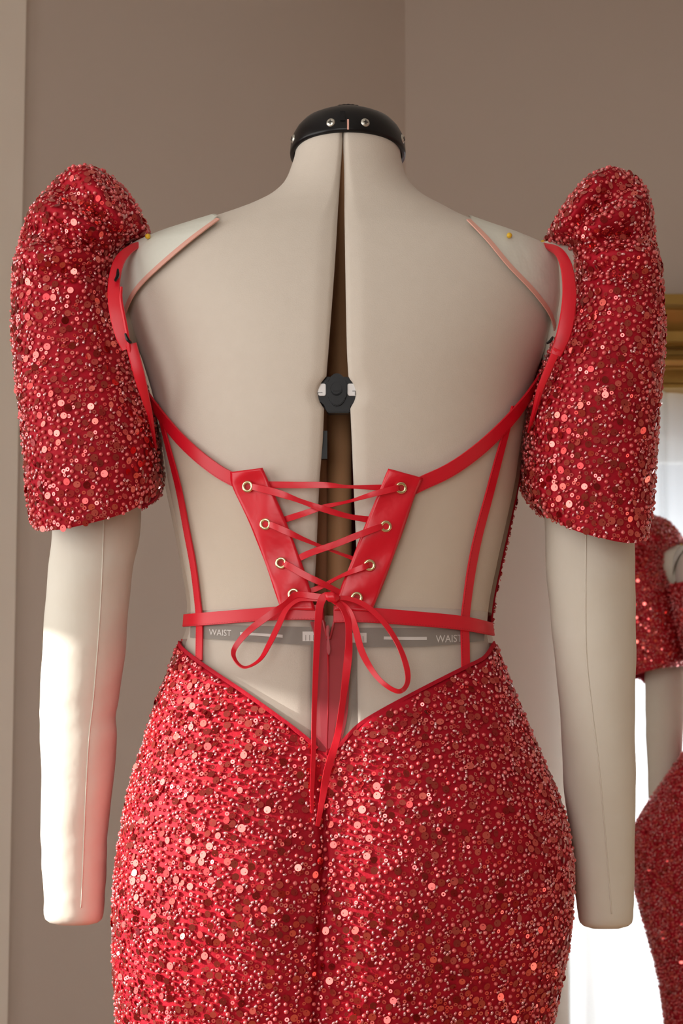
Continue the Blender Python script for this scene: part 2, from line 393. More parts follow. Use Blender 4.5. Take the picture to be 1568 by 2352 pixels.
# collar that closes the neck under the cap, and the pole inside
def tube(name, p, r, m, parent, n=24, caps=True):
    bm = bmesh.new(); p = [Vector(q) for q in p]; rr = r if hasattr(r, '__len__') else [r] * len(p); rings = []
    for i, q in enumerate(p):
        t = (p[min(i + 1, len(p) - 1)] - p[max(i - 1, 0)]).normalized()
        a = Vector((0, 1, 0)) if abs(t.y) < 0.9 else Vector((1, 0, 0)); x = t.cross(a).normalized(); y = t.cross(x)
        rings.append([bm.verts.new(q + (x * math.cos(2*PI*k/n) + y * math.sin(2*PI*k/n)) * rr[i]) for k in range(n)])
    for a, b_ in zip(rings, rings[1:]):
        for k in range(n): bm.faces.new((a[k], a[(k+1) % n], b_[(k+1) % n], b_[k]))
    if caps: bm.faces.new(rings[0][::-1]); bm.faces.new(rings[-1])
    return bm_obj(name, bm, m, parent, True)
ncz = zofpy(350)
tube('pole', [(-0.002, -0.028, 0.06), (-0.002, -0.028, float(ncz))], 0.0110, M['pole'], form)
tube('inner_pole', [(-0.022, -0.022, 0.62), (-0.018, -0.022, float(ncz) - 0.04)], 0.009, M['inside'], form)
v, f = lathe([(0.0, 0.035), (0.19, 0.030), (0.20, 0.02), (0.20, 0.0), (0.0, 0.0)], 40)
mesh_obj('base', v, f, M['black'], form); tube('base_socket', [(-0.002, 0.005, 0.03), (-0.002, 0.005, 0.12)], 0.02, M['black'], form)
# dial
pc, nc = on_body(772, 903, -0.011); dial = empty('dial'); dial.parent = form; dial.location = pc
q = Vector(-nc).to_track_quat('Z', 'Y')            # local z into the body
Rm = np.array(Matrix(((1, 0, 0), (0, 0, 1), (0, -1, 0))).transposed())   # x right, y up, z towards the viewer
def local(px, py, d):                                                    # picture offset from the dial centre, d towards viewer
    return ((px - 772) / 2630, -d, -(py - 903) / 2630)
def plate(name, poly, d0, d1, m_, parent, bev=0.0008):
    bm = bmesh.new(); b0 = [bm.verts.new(local(x, y, d0)) for x, y in poly]; b1 = [bm.verts.new(local(x, y, d1)) for x, y in poly]
    n = len(poly); bm.faces.new(b0); bm.faces.new(b1[::-1])
    for i in range(n): bm.faces.new((b0[i], b1[i], b1[(i+1) % n], b0[(i+1) % n]))
    if bev: bmesh.ops.bevel(bm, geom=[e for e in bm.edges], offset=bev, segments=2, affect='EDGES')
    return bm_obj(name, bm, m_, parent)
def circ(cx, cy, rx, ry, n=28): return [(cx + rx * math.cos(2*PI*k/n), cy + ry * math.sin(2*PI*k/n)) for k in range(n)]
plate('dial_body', [(745, 864), (798, 864), (818, 886), (818, 920), (802, 930), (802, 948), (752, 948), (745, 928), (728, 918), (728, 886)], -0.012, 0.001, M['black'], dial)
plate('dial_wheel', circ(773, 895, 23, 38), 0.000, 0.004, M['black'], dial)
plate('dial_button', circ(772, 894, 14, 15), 0.004, 0.0065, M['black'], dial)
plate('dial_mark', [(772, 885), (781, 900), (763, 900)], 0.0064, 0.0072, M['black'], dial, 0)
for pl_ in ([(729, 881), (746, 881), (748, 884), (748, 906), (746, 909), (732, 909), (728, 900)], [(798, 881), (815, 881), (819, 893), (816, 909), (800, 909), (797, 906), (797, 884)]):
    plate('dial_gauge', pl_, 0.001, 0.003, M['white'], dial, 0.0005)
for pl_ in ([(729, 902), (740, 902), (740, 903), (730, 903), (730, 906), (729, 906)], [(808, 898), (815, 898), (815, 908), (814, 908), (814, 899), (808, 899)]):
    plate('gauge_mark', pl_, 0.003, 0.0033, M['black'], dial, 0)
plate('inner_slot', [(737, 985), (751, 985), (751, 1050), (735, 1050)], -0.014, -0.008, M['black'], form, 0).location = pc
# waist tape printed on the form: grey band with white words and bars
def body_patch(name, pts, off, m_, parent, faces):
    return mesh_obj(name, [on_body(x, y, off)[0] for x, y in pts], faces, m_, parent)
def band(name, top, bot, off, m_, parent, n=40):
    t, b_ = smooth(top, 10), smooth(bot, 10); k = len(t); pts = []
    for i in range(5): pts += [tuple(t[j] * (1 - i / 4) + b_[j] * (i / 4)) for j in range(k)]
    return body_patch(name, pts, off, m_, parent, grid_faces(5, k))
tl1 = band('waist_tape', [(430, 1432), (520, 1434), (620, 1436), (712, 1438)], [(430, 1462), (520, 1468), (620, 1474), (712, 1480)], -0.0028, M['grey'], form)
tl2 = band('waist_tape', [(824, 1440), (900, 1440), (1000, 1442), (1120, 1444)], [(824, 1484), (900, 1483), (1000, 1481), (1118, 1470)], -0.0028, M['grey'], form)
band('tape_bar', [(549, 1450), (600, 1453), (648, 1456)], [(549, 1456), (600, 1459), (648, 1463)], -0.0022, M['white'], tl1)
band('tape_bar', [(882, 1460), (930, 1461), (982, 1461)], [(882, 1467), (930, 1468), (982, 1468)], -0.0022, M['white'], tl2)
def word(txt, cx_, cy_, wpx, slope, parent):
    cu = bpy.data.curves.new('txt', 'FONT'); cu.body = txt; cu.align_x = 'CENTER'; cu.resolution_u = 3
    to = bpy.data.objects.new('txt', cu); col.objects.link(to); bpy.context.view_layer.update()
    me = bpy.data.meshes.new_from_object(to.evaluated_get(bpy.context.evaluated_depsgraph_get()))
    bpy.data.objects.remove(to)
    xs = [v.co.x for v in me.vertices]; s = wpx / (max(xs) - min(xs)); mid = (max(xs) + min(xs)) / 2
    ys = [v.co.y for v in me.vertices]; my = (max(ys) + min(ys)) / 2
    for v in me.vertices:
        x = cx_ + (v.co.x - mid) * s; y = cy_ - (v.co.y - my) * s * 1.15 + slope * (x - cx_)
        v.co = on_body(x, y, -0.0021)[0]
    me.materials.append(M['white']); o = bpy.data.objects.new('tape_lettering', me); col.objects.link(o); o.parent = parent
word('WAIST', 502, 1451, 52, 0.05, tl1); word('WAIST', 1034, 1465, 62, -0.03, tl2)
for par, x0, x1, y0 in ((tl1, 694, 722, 1449), (tl2, 808, 842, 1452)):
    g = band('size_window', [(x0, y0), ((x0+x1)/2, y0), (x1, y0)], [(x0, y0 + 22), ((x0+x1)/2, y0 + 22), (x1, y0 + 22)], -0.0020, M['white'], par)
    for k in range(3):
        xx = x0 + 7 + k * 9; band('size_mark', [(xx, y0 + 8), (xx + .5, y0 + 8), (xx + 1.2, y0 + 8)], [(xx, y0 + 21), (xx + .5, y0 + 21), (xx + 1.2, y0 + 21)], -0.0016, M['black'], par)
# neck cap
zc_ = float(zofpy(352)); cen = surf(zc_, np.array([0.0, PI])).mean(0); cen[0] = (fL(zc_) + fR(zc_)) / 2
aN, bN = (fR(zc_) - fL(zc_)) / 2, (fFr(zc_) - fB(zc_)) / 2
cap = empty('neck_cap'); cap.parent = form; cap.location = cen; cap.rotation_euler = (-math.radians(7), 0, 0); cap['label'] = 'black plastic neck cap with metal screws'
def lathe_cap(name, prof, m_, ridges=0):
    v, f = lathe(prof, 96, aN, bN)
    if ridges:
        v = [(x * (1 + 0.015 * (1 if (i % 96) % 4 < 2 else -1)), y * (1 + 0.015 * (1 if (i % 96) % 4 < 2 else -1)), z) for i, (x, y, z) in enumerate(v)]
    return mesh_obj(name, v, f, m_, cap)
lathe_cap('cap_shell', [(0.95, -0.003), (1.012, -0.003), (1.018, 0.0), (1.005, 0.008), (0.97, 0.0145), (0.91, 0.0205), (0.82, 0.026), (0.66, 0.031), (0.45, 0.034), (0.0, 0.035)], M['black'])
lathe_cap('cap_button', [(0.34, 0.033), (0.34, 0.0385), (0.32, 0.041), (0.25, 0.0425), (0.0, 0.0425)], M['black'], 1)
sl_ = box_obj('cap_slot', -0.0022, 0.0022, -bN * 1.022, -bN * 0.93, 0.007, 0.016, M['black'], cap); box_obj('cap_pin', -0.0008, 0.0008, -bN * 1.024, -bN * 0.98, -0.002, 0.008, M['pink'], cap); sl_.location.x = -0.0048; cap.children[-1].location.x = -0.0048
for ang in (-0.30, 0.30, -1.25, 1.25):
    sx_, sy_ = math.sin(ang) * aN * 1.0, -math.cos(ang) * bN * 1.0
    bm = bmesh.new(); bmesh.ops.create_uvsphere(bm, u_segments=16, v_segments=8, radius=0.0043)
    bmesh.ops.scale(bm, vec=(1, 1, 0.45), verts=bm.verts)
    o = bm_obj('screw', bm, M['steel'], cap, True); o.location = (sx_, sy_, 0.0062)
    o.rotation_euler = Vector((math.sin(ang) / aN, -math.cos(ang) / bN, 0.25 / aN * 0.05)).to_track_quat('Z', 'Y').to_euler()
    bm = bmesh.new(); box(bm, -0.0022, 0.0022, -0.0004, 0.0004, 0.0017, 0.0021); box(bm, -0.0004, 0.0004, -0.0022, 0.0022, 0.0017, 0.0021)
    bm_obj('screw_cross', bm, M['black'], cap).matrix_local = Matrix.Translation(o.location) @ o.rotation_euler.to_matrix().to_4x4()
# ---- stuffed arms
def arm(rows, bottom, seam, binding, pins, side):
    n = 40; v = []; rings = []
    rows_s = smooth([(y, l, r) for y, l, r in rows], 6)
    for y, l, r in rows_s:
        a, b_ = at(l, y, 0.0), at(r, y, 0.0); c = (a + b_) / 2; R = (b_[0] - a[0]) / 2
        rings.append((c, R))
    c0, R0 = rings[-1]; dz = at(0, bottom[0], 0.0)[2] - at(0, bottom[1], 0.0)[2]
    for k, (fr, d) in enumerate(((0.985, 0.004), (0.94, 0.008), (0.80, 0.011), (0.5, 0.013), (0.02, 0.0135))):
        rings.append((c0 + np.array([0, 0, -d]), R0 * fr))
    for i, (c, R) in enumerate(rings):
        for k in range(n):
            a = 2 * PI * k / n
            w_ = 1 + 0.012 * math.sin(3 * a + i * 0.35) * math.sin(i * 0.5)
            v.append((c[0] + R * w_ * math.cos(a), c[1] + R * 0.95 * w_ * math.sin(a), c[2]))
    o = mesh_obj('arm', v, grid_faces(len(rings), n, True), M['muslin'], form)
    o['label'] = 'stuffed cream muslin arm hanging from the ' + ('left' if side < 0 else 'right') + ' shoulder'
    bv = BVHTree.FromPolygons([Vector(q) for q in v], grid_faces(len(rings), n, True))
    # raised seam
    sp = smooth(seam, 8); pts = []
    for x, y in sp:
        h = bv.ray_cast(Vector(CAM), Vector(ray(x, y)))
        if h[0] is not None: pts.append(h[0])
    tube('seam', pts, 0.0007, M['muslin'], o, 6)
    # shoulder cap of the arm: lies over the form beyond the pink binding
    bs = smooth(binding, 10)
    zs = np.linspace(float(zofpy(492)), float(zofpy(790)), 90); ths = np.linspace(0.2, 2.6, 110) * side
    g = surf(zs[:, None] + 0 * ths, ths + 0 * zs[:, None], 0.0015); flat = g.reshape(-1, 3)
    rel = flat - CAM; fw = rel @ np.array([0, math.cos(PITCH), math.sin(PITCH)])
    X = CX + F * rel[:, 0] / fw; Yp = CY - F * (rel @ np.array([0, -math.sin(PITCH), math.cos(PITCH)])) / fw
    by = np.interp(X * side, np.sort(bs[:, 0] * side), bs[np.argsort(bs[:, 0] * side), 1])
    # outside: picture x beyond the binding at this row
    bx = np.interp(Yp, bs[:, 1], bs[:, 0] * side)
    inside = (X * side > bx) & (Yp >= bs[0, 1] - 18) & (Yp < bs[-1, 1] + 12)
    nt_ = len(ths); fc = [q for q in grid_faces(len(zs), nt_) if all(inside[i] for i in q)]
    used = sorted({i for q in fc for i in q}); mp = {u: k for k, u in enumerate(used)}
    mesh_obj('shoulder_cap', flat[used], [tuple(mp[i] for i in q) for q in fc], M['cap_muslin'], o)
    ribbon('binding', binding, 12, 0.0025, 0.0012, M['pink'], o)
    for px, py in pins:
        p, nn = on_body(px, py, 0.004)
        bm = bmesh.new(); bmesh.ops.create_uvsphere(bm, u_segments=14, v_segments=9, radius=0.0025)
        pn = bm_obj('pin', bm, M['yellow'], o, True); pn.location = p
        e = p - nn * 0.02; tube('pin_shaft', [p, e], 0.0003, M['steel'], o, 6)
    return o
# ribbon laid on the body along a picture polyline
def ribbon(name, pts, wpx, off, thick, m_, parent, n=8, roll=None, pp=None, stitch=False):
    """pts: (px, py[, extra lift]) ; wpx a width in px or list per point; roll: twist angle per point"""
    P = [tuple(q) + ((0.0,) if len(q) == 2 else ()) for q in pts]
    W = wpx if hasattr(wpx, '__len__') else [wpx] * len(P); RO = roll if roll else [0] * len(P)
    arr = smooth([(*p, w_, r_) for p, w_, r_ in zip(P, W, RO)], n)
    pos, nor = [], []
    for x, y, l, w_, r_ in arr:
        p, nn = on_body(x, y, off); p = p - ray(x, y) * l; pos.append(p); nor.append(nn)
    pos, nor = np.array(pos), np.array(nor)
    for _ in range(2):                                   # calm the facets of the surface
        nor[1:-1] = (nor[:-2] + 2 * nor[1:-1] + nor[2:]) / 4; pos[1:-1] = (pos[:-2] + 2 * pos[1:-1] + pos[2:]) / 4
    tan = np.gradient(pos, axis=0); v = []; k = 8
    for i in range(len(pos)):
        t = tan[i] / (np.linalg.norm(tan[i]) + 1e-9); nn = nor[i] - t * np.dot(nor[i], t); nn /= np.linalg.norm(nn) + 1e-9
        s = np.cross(t, nn); r_ = arr[i, 4]
        s2 = s * math.cos(r_) + nn * math.sin(r_); n2 = nn * math.cos(r_) - s * math.sin(r_)
        h = arr[i, 3] / 2630 / 2
        for (u, q) in ((-1, 0), (-0.95, 1), (-0.3, 1.05), (0.3, 1.05), (0.95, 1), (1, 0), (0.95, -1), (-0.95, -1)):
            v.append(pos[i] + s2 * h * u + n2 * thick * 0.5 * q)
    f = grid_faces(len(pos), k, True); f.append(tuple(range(k))[::-1]); f.append(tuple(range((len(pos) - 1) * k, len(pos) * k)))
    o = mesh_obj(name, v, f, m_, parent)
    o.data.set_sharp_from_angle(angle=0.6)
    if stitch:
        sv, sf = [], []
        side = 5 if stitch > 0 else 0
        L = 0.0; nxt = 0.0
        for i in range(len(pos) - 1):
            a, b_ = np.array(v[i*k + (4 if stitch > 0 else 1)]), np.array(v[(i+1)*k + (4 if stitch > 0 else 1)])
            seg = np.linalg.norm(b_ - a); nn = nor[i]
            while nxt < L + seg:
                q = a + (b_ - a) * ((nxt - L) / seg); t = (b_ - a) / seg; s = np.cross(t, nn); c = len(sv); q = q - s * 0.0009
                for du, dv, dn in ((-.0007, -.0002, 0.0001), (.0007, -.0002, .0001), (.0007, .0002, .0001), (-.0007, .0002, .0001), (0, 0, .00035)):
                    sv.append(q + t * du + s * dv + nn * dn)
                sf += [(c, c+1, c+4), (c+1, c+2, c+4), (c+2, c+3, c+4), (c+3, c, c+4)]
                nxt += 0.0026
            L += seg
        so_ = mesh_obj('stitching', sv, sf, M['thread'], o); so_['kind'] = 'stuff'
    return o
armL = arm([(560, 250, 330), (600, 170, 345), (660, 150, 330), (800, 138, 322), (1000, 130, 325), (1200, 122, 324), (1300, 112, 306), (1400, 103, 294), (1500, 97, 287), (1600, 92, 273), (1650, 92, 266), (1700, 93, 269), (1800, 96, 260), (1900, 93, 248), (1950, 95, 245), (2000, 96, 244), (2050, 101, 241), (2090, 101, 239)],
           (2090, 2120), [(240, 1100), (237, 1250), (229, 1420), (215, 1600), (204, 1700), (196, 1850), (190, 2000), (186, 2085)],
           [(502, 508), (440, 553), (370, 612), (318, 664), (294, 710), (287, 748)], [(345, 550)], -1)
armR = arm([(560, 1240, 1310), (600, 1225, 1400), (660, 1240, 1425), (800, 1245, 1440), (1000, 1248, 1448), (1160, 1250, 1452), (1300, 1253, 1457), (1400, 1262, 1458), (1500, 1272, 1460), (1600, 1283, 1458), (1700, 1290, 1458), (1800, 1294, 1460), (1900, 1305, 1457), (2000, 1314, 1456), (2060, 1321, 1455), (2098, 1327, 1454)],
           (2098, 2132), [(1345, 1100), (1345, 1250), (1345, 1480), (1358, 1620), (1374, 1750), (1388, 1900), (1396, 2000), (1404, 2100)],
           [(1074, 510), (1120, 556), (1168, 614), (1220, 668), (1258, 720), (1272, 768)], [(1165, 548), (1251, 549)], 1)

# ---------------------------------------------------------------- the red gown
gown = empty('gown')
tag(gown, 'red sequined gown with butterfly sleeves and laced open back, on the nearer dress form', 'gown')
# skirt: V at the centre back
vL = smooth([(412, 1466), (422, 1490), (470, 1530), (560, 1592), (640, 1650), (700, 1696), (728, 1722)], 12)
vR = smooth([(752, 1728), (782, 1712), (830, 1664), (930, 1606), (1060, 1538), (1108, 1512), (1130, 1478)], 12)
vv = np.vstack([vL, vR]); tv, zv = [], []
for x, y in vv:
    p, nn = on_body(x, y); tv.append(math.atan2(p[0] - 0, 1)); z = p[2]; tv[-1] = th_at(z, p[0]); zv.append(z)
tv, zv = np.array(tv), np.array(zv); od = np.argsort(tv); tv, zv = tv[od], zv[od]
zw = float(zofpy(1440))
def ztop(th):
    th = (np.asarray(th) + PI) % (2 * PI) - PI
    return np.interp(th, np.r_[-PI, tv, PI], np.r_[zw, zv, zw])
SEAM_T = th_at(float(zofpy(2000)), float(at(742, 2000, -.14)[0]))
def skirt_surf(z, th, off=0.0):
    p = surf(z, th, off)
    g = np.exp(-((np.asarray(th) - SEAM_T) / 0.014) ** 2) * (np.abs(np.asarray(th)) < 1)
    p[..., 1] += 0.0085 * g * np.clip((zofpy(1735) - np.asarray(z)) / 0.05, 0, 1)
    # soft drag folds in the cloth
    p[..., 1] -= 0.0016 * (1 + np.sin(26 * np.asarray(z) + 5 * np.asarray(th))) * np.clip(np.cos(np.asarray(th)), 0, 1)
    return p
nt_, nz_ = 700, 110; z_hem = float(zofpy(3100)); ths = np.linspace(-PI, PI, nt_ + 1)[:-1]; zt = ztop(ths)
tt = np.linspace(0, 1, nz_)[:, None]
skp = skirt_surf(zt[None] + (z_hem - zt[None]) * tt, ths[None] + 0 * tt, 0.0005).reshape(-1, 3)
skirt = mesh_obj('skirt', skp, grid_faces(nz_, nt_, True), M['fabric'], gown)
orient_out(skirt, (0, 0, 0)); sm = skirt.modifiers.new('thick', 'SOLIDIFY'); sm.thickness = 0.0016
# red edge binding on the V
ribbon('skirt_edge', [tuple(q) for q in vL[::6]], 9, 0.0022, 0.0016, M['fabric'], skirt)
ribbon('skirt_edge', [tuple(q) for q in vR[::6]], 9, 0.0022, 0.0016, M['fabric'], skirt)
# bodice at the front (its edge shows along the sides)
zb0, zb1 = float(zofpy(760)), float(zofpy(1445)); TB0, TB1 = 1.70, 2 * PI - 2.0; tb = np.linspace(TB0, TB1, 130); zb = np.linspace(zb0, zb1, 90)[:, None]
def bod_surf(z, th, off=0.0): return surf(z, th, off)
bp = bod_surf(zb + 0 * tb, tb + 0 * zb, 0.003).reshape(-1, 3)
bodice = mesh_obj('bodice', bp, grid_faces(90, 130), M['fabric'], gown)
orient_out(bodice, (0, 0, 0)); bodice.modifiers.new('thick', 'SOLIDIFY').thickness = 0.0014
# sheer mesh: lower back and sides
zm = np.linspace(float(zofpy(1405)), float(zofpy(1770)), 60)[:, None]; tm = np.linspace(-1.75, 1.75, 120)
zm0 = float(zofpy(1432)); zm = zm0 + (np.minimum(ztop(tm), zm0) - 0.008 - zm0)[None] * np.linspace(0, 1, 60)[:, None]
lm = mesh_obj('mesh_back', surf(zm, tm + 0 * zm, -0.0006).reshape(-1, 3), grid_faces(60, 120), M['mesh'], gown)
nlL = smooth([(272, 770), (290, 800), (330, 882), (370, 950), (430, 1022), (500, 1080), (545, 1105)], 8)
nlR = smooth([(942, 1123), (967, 1110), (1030, 1080), (1100, 1030), (1175, 955), (1225, 884), (1265, 810), (1285, 775)], 8)
edL = smooth([(560, 1080), (600, 1180), (640, 1290), (680, 1400)], 6); edR = smooth([(930, 1085), (890, 1190), (850, 1290), (812, 1400)], 6)
def side_mesh(side):
    zs = np.linspace(float(zofpy(780)), float(zofpy(1412)), 130); th_ = np.linspace(0.02, 1.75, 130) * side
    fl = surf(zs[:, None] + 0 * th_, th_ + 0 * zs[:, None], -0.0006).reshape(-1, 3)
    rel = fl - CAM; fw = rel @ np.array([0, math.cos(PITCH), math.sin(PITCH)])
    X = CX + F * rel[:, 0] / fw; Y = CY - F * (rel @ np.array([0, -math.sin(PITCH), math.cos(PITCH)])) / fw
    nl = nlL if side < 0 else nlR; ed = edL if side < 0 else edR
    ny = np.interp(X, nl[:, 0], nl[:, 1]); ex = np.interp(Y, ed[:, 1], ed[:, 0])
    ok = (Y > ny) & ((X < ex) if side < 0 else (X > ex))
    fc = [q for q in grid_faces(130, 130) if all(ok[i] for i in q)]
    us = sorted({i for q in fc for i in q}); mp = {u: k for k, u in enumerate(us)}
    mesh_obj('mesh_side', fl[us], [tuple(mp[i] for i in q) for q in fc], M['mesh_side'], gown)
side_mesh(-1); side_mesh(1)
# straps
ribbon('boning_strap', [(362, 930), (385, 1020), (411, 1120), (430, 1220), (445, 1300), (455, 1380), (459, 1425), (459, 1470), (458, 1520)], [14, 20, 22, 23, 23, 23, 23, 22, 20], 0.0006, 0.0016, M['piping'], gown, stitch=1)
ribbon('boning_strap', [(1178, 935), (1150, 1030), (1121, 1140), (1097, 1230), (1081, 1310), (1070, 1390), (1066, 1435), (1067, 1480), (1068, 1540)], [16, 23, 25, 25, 25, 25, 25, 24, 22], 0.0006, 0.0016, M['piping'], gown, stitch=1)
ribbon('neckline_strap', [tuple(q) for q in nlL[::5]] + [(552, 1108)], 31, 0.0018, 0.002, M['piping'], gown, stitch=1)
ribbon('neckline_strap', [tuple(q) for q in nlR[::5]] , 33, 0.0018, 0.002, M['piping'], gown, stitch=1)
ribbon('waistband', [(430, 1426), (500, 1421), (600, 1413), (680, 1408), (742, 1408)], [30, 31, 31, 34, 36], 0.0030, 0.002, M['piping'], gown, stitch=1)
ribbon('waistband', [(766, 1412), (830, 1413), (950, 1422), (1060, 1433), (1124, 1447)], [40, 36, 34, 34, 32], 0.0030, 0.002, M['piping'], gown, stitch=1)
# lacing panels
def panel(left, right, eyes, name_lbl):
    l, r = smooth(left, 8), smooth(right, 8); k = len(l); nu = 13; v = []
    for i in range(k):
        for j in range(nu):
            u = j / (nu - 1); q = l[i] * (1 - u) + r[i] * u
            lift = 0.0048 + 0.0013 * math.sin(i * 0.42 + u * 2.8) * math.sin(PI * u) ** 0.7 + (0.0005 if 0.05 < u < 0.95 else 0)
            v.append(on_body(q[0], q[1], lift)[0])
    o = mesh_obj('lacing_panel', v, grid_faces(k, nu), M['satin'], gown); o['label'] = name_lbl
    s_ = o.modifiers.new('thick', 'SOLIDIFY'); s_.thickness = 0.0022; s_.offset = 0
    for x, y in eyes:
        p, nn = on_body(x, y, 0.0078); bm = bmesh.new(); n1, n2 = 28, 10
        R, rr = 0.0039, 0.00135
        vs = [[bm.verts.new(((R + rr * math.cos(b_)) * math.cos(a), (R + rr * math.cos(b_)) * math.sin(a), rr * 0.8 * math.sin(b_))) for b_ in [2*PI*t/n2 for t in range(n2)]] for a in [2*PI*t/n1 for t in range(n1)]]
        for a in range(n1):
            for b_ in range(n2): bm.faces.new((vs[a][b_], vs[(a+1) % n1][b_], vs[(a+1) % n1][(b_+1) % n2], vs[a][(b_+1) % n2]))
        e = bm_obj('eyelet', bm, M['gold_ring'], o, True); e.location = p; e.rotation_euler = Vector(nn).to_track_quat('Z', 'Y').to_euler()
        bm = bmesh.new(); bmesh.ops.create_circle(bm, cap_ends=True, segments=20, radius=0.0036)
        h = bm_obj('eyelet_hole', bm, M['thread'], o); h.location = p - nn * 0.0004; h.rotation_euler = e.rotation_euler
    # edge stitching
    return o
EL = [(575, 1117), (614, 1203), (649, 1293), (677, 1366)]; ER = [(917, 1120), (883, 1208), (847, 1298), (818, 1374)]
panel([(535, 1084), (541, 1120), (580, 1205), (610, 1285), (632, 1350), (648, 1402)], [(606, 1074), (624, 1116), (660, 1200), (692, 1288), (712, 1350), (724, 1404)], EL, 'left satin lacing panel with four brass eyelets')
panel([(890, 1076), (872, 1120), (838, 1205), (806, 1290), (783, 1350), (768, 1404)], [(966, 1097), (946, 1146), (916, 1236), (890, 1308), (868, 1366), (852, 1406)], ER, 'right satin lacing panel with four brass eyelets')
# lacing ribbon: straight run at the top, three crossings
def lace(pts, w=14, roll=None):
    return ribbon('lacing_ribbon', pts, w, 0.0, 0.0007, M['satin'], gown, 10, roll)
hi, lo = 0.0098, 0.0022
lace([(600, 1113, lo), (680, 1114, .006), (745, 1114, .007), (800, 1118, .007), (880, 1120, lo)], [15, 15, 14, 10, 14], [0, 0, 0.2, 0.9, 0.1])
lace([(660 - 25, 1199, lo), (690, 1182, .006), (745, 1164, .008), (800, 1152, .009), (860, 1134, hi), (908, 1122, hi), (917, 1120, .007)], [14, 14, 12, 9, 13, 14, 12], [0, 0, .4, .9, .2, 0, 0])
lace([(575, 1117, .007), (588, 1120, hi), (640, 1133, .011), (690, 1151, .012), (745, 1170, .012), (800, 1186, .008), (850, 1194, lo)], [12, 15, 16, 12, 14, 13, 15], [0, 0, .1, .6, .0, .5, 0])
lace([(614, 1203, .007), (626, 1207, hi), (660, 1222, .011), (700, 1240, .009), (750, 1260, .006), (790, 1275, .005), (830, 1290, lo)], [12, 14, 15, 11, 9, 9, 12], [0, 0, .2, .6, .9, .8, 0])
lace([(665, 1293, lo), (710, 1271, .008), (770, 1250, .011), (820, 1230, .011), (868, 1212, hi), (883, 1208, .007)], [15, 15, 15, 15, 14, 12], [0, 0, 0, 0.1, 0, 0])
lace([(690, 1364, lo), (735, 1349, .005), (775, 1327, .007), (820, 1308, .0095), (838, 1301, hi), (847, 1298, .007)], [14, 12, 10, 13, 14, 12], [0, .3, .8, .2, 0, 0])
lace([(649, 1293, .007), (660, 1298, hi), (700, 1321, .0115), (740, 1340, .011), (775, 1358, .006), (800, 1370, lo)], [12, 15, 15, 14, 13, 13], [0, 0, .1, .2, .1, 0])
# bow
def bow(name, pts, w=14, roll=None):
    return ribbon(name, pts, w, 0.0, 0.0007, M['satin'], gown, 10, roll)
bow('bow_loop', [(762, 1374, .014), (720, 1369, .013), (680, 1366, .012), (655, 1388, .013), (610, 1419, .016), (568, 1452, .018), (538, 1490, .018), (540, 1516, .018), (562, 1533, .019), (596, 1516, .020), (618, 1480, .019), (640, 1435, .016), (660, 1396, .013), (690, 1376, .011), (740, 1376, .012)],
    [11, 14, 14, 14, 16, 15, 12, 10, 11, 13, 15, 15, 14, 12, 12], [.2, 0, .3, .5, .1, .2, .5, .9, .7, .5, .3, .2, .4, .3, 0])
bow('bow_loop', [(764, 1376, .014), (795, 1374, .014), (838, 1390, .015), (880, 1428, .017), (914, 1480, .019), (934, 1535, .020), (934, 1572, .020), (912, 1588, .020), (868, 1558, .019), (832, 1500, .017), (815, 1440, .015), (800, 1400, .013), (768, 1376, .012)],
    [12, 12, 13, 13, 14, 14, 13, 11, 12, 15, 15, 13, 12], [.2, .5, .2, .1, .3, .1, .6, .9, .7, .2, .3, .5, .2])
bow('bow_tail', [(758, 1367, .016), (742, 1373, .016), (733, 1400, .015), (728, 1470, .014), (724, 1560, .010), (721, 1650, .007), (719, 1750, .006), (716, 1820, .006), (717, 1868, .006)],
    [16, 18, 17, 15, 13, 12, 11, 10, 6], [.2, .1, .2, .3, .3, .4, .3, .3, .3])
bow('bow_tail', [(765, 1378, .014), (785, 1396, .015), (799, 1430, .015), (801, 1480, .014), (797, 1530, .012), (787, 1610, .009), (775, 1690, .007), (752, 1770, .006), (741, 1830, .006), (729, 1898, .006)],
    [14, 14, 14, 17, 18, 15, 15, 17, 14, 9], [.2, .6, .2, .3, .0, .5, .1, .3, .1, .2])
p, nn = on_body(764, 1374, 0.0155); bm = bmesh.new(); bmesh.ops.create_icosphere(bm, subdivisions=3, radius=1)
bmesh.ops.scale(bm, vec=(0.0066, 0.004, 0.0046), verts=bm.verts)
for q in bm.verts: q.co *= 1 + 0.10 * math.sin(q.co.x * 900 + q.co.z * 700)
o = bm_obj('bow_knot', bm, M['satin'], gown, True); o.location = p; o.rotation_euler = (0, 0.35, 0)
# zip
zp = empty('zipper'); zp.parent = gown; zp['label'] = 'concealed zip closing the lower back'
for a, b_ in ((([(712, 1428), (722, 1470), (723, 1560), (724, 1640), (726, 1725)]), ([(748, 1428), (750, 1470), (752, 1560), (752, 1640), (750, 1728)])),
              (([(764, 1428), (757, 1470), (756, 1560), (755, 1640), (752, 1728)]), ([(806, 1428), (804, 1460), (802, 1560), (798, 1640), (782, 1712)]))):
    l, r = smooth(a, 8), smooth(b_, 8); k = len(l); v = []
    for i in range(k):
        for j in range(5): q = l[i] * (1 - j / 4) + r[i] * (j / 4); v.append(on_body(q[0], q[1], 0.0005 + 0.0008 * (j if b_[0][0] < 760 else 4 - j) / 4)[0])
    o = mesh_obj('zip_tape', v, grid_faces(k, 5), M['ziptape'], zp)
tube('zip_teeth', [Vector(on_body(x, y, 0.0006)[0]) for x, y in ((753, 1470), (754, 1560), (753, 1640), (750, 1735))], 0.0009, M['thread'], zp, 8)
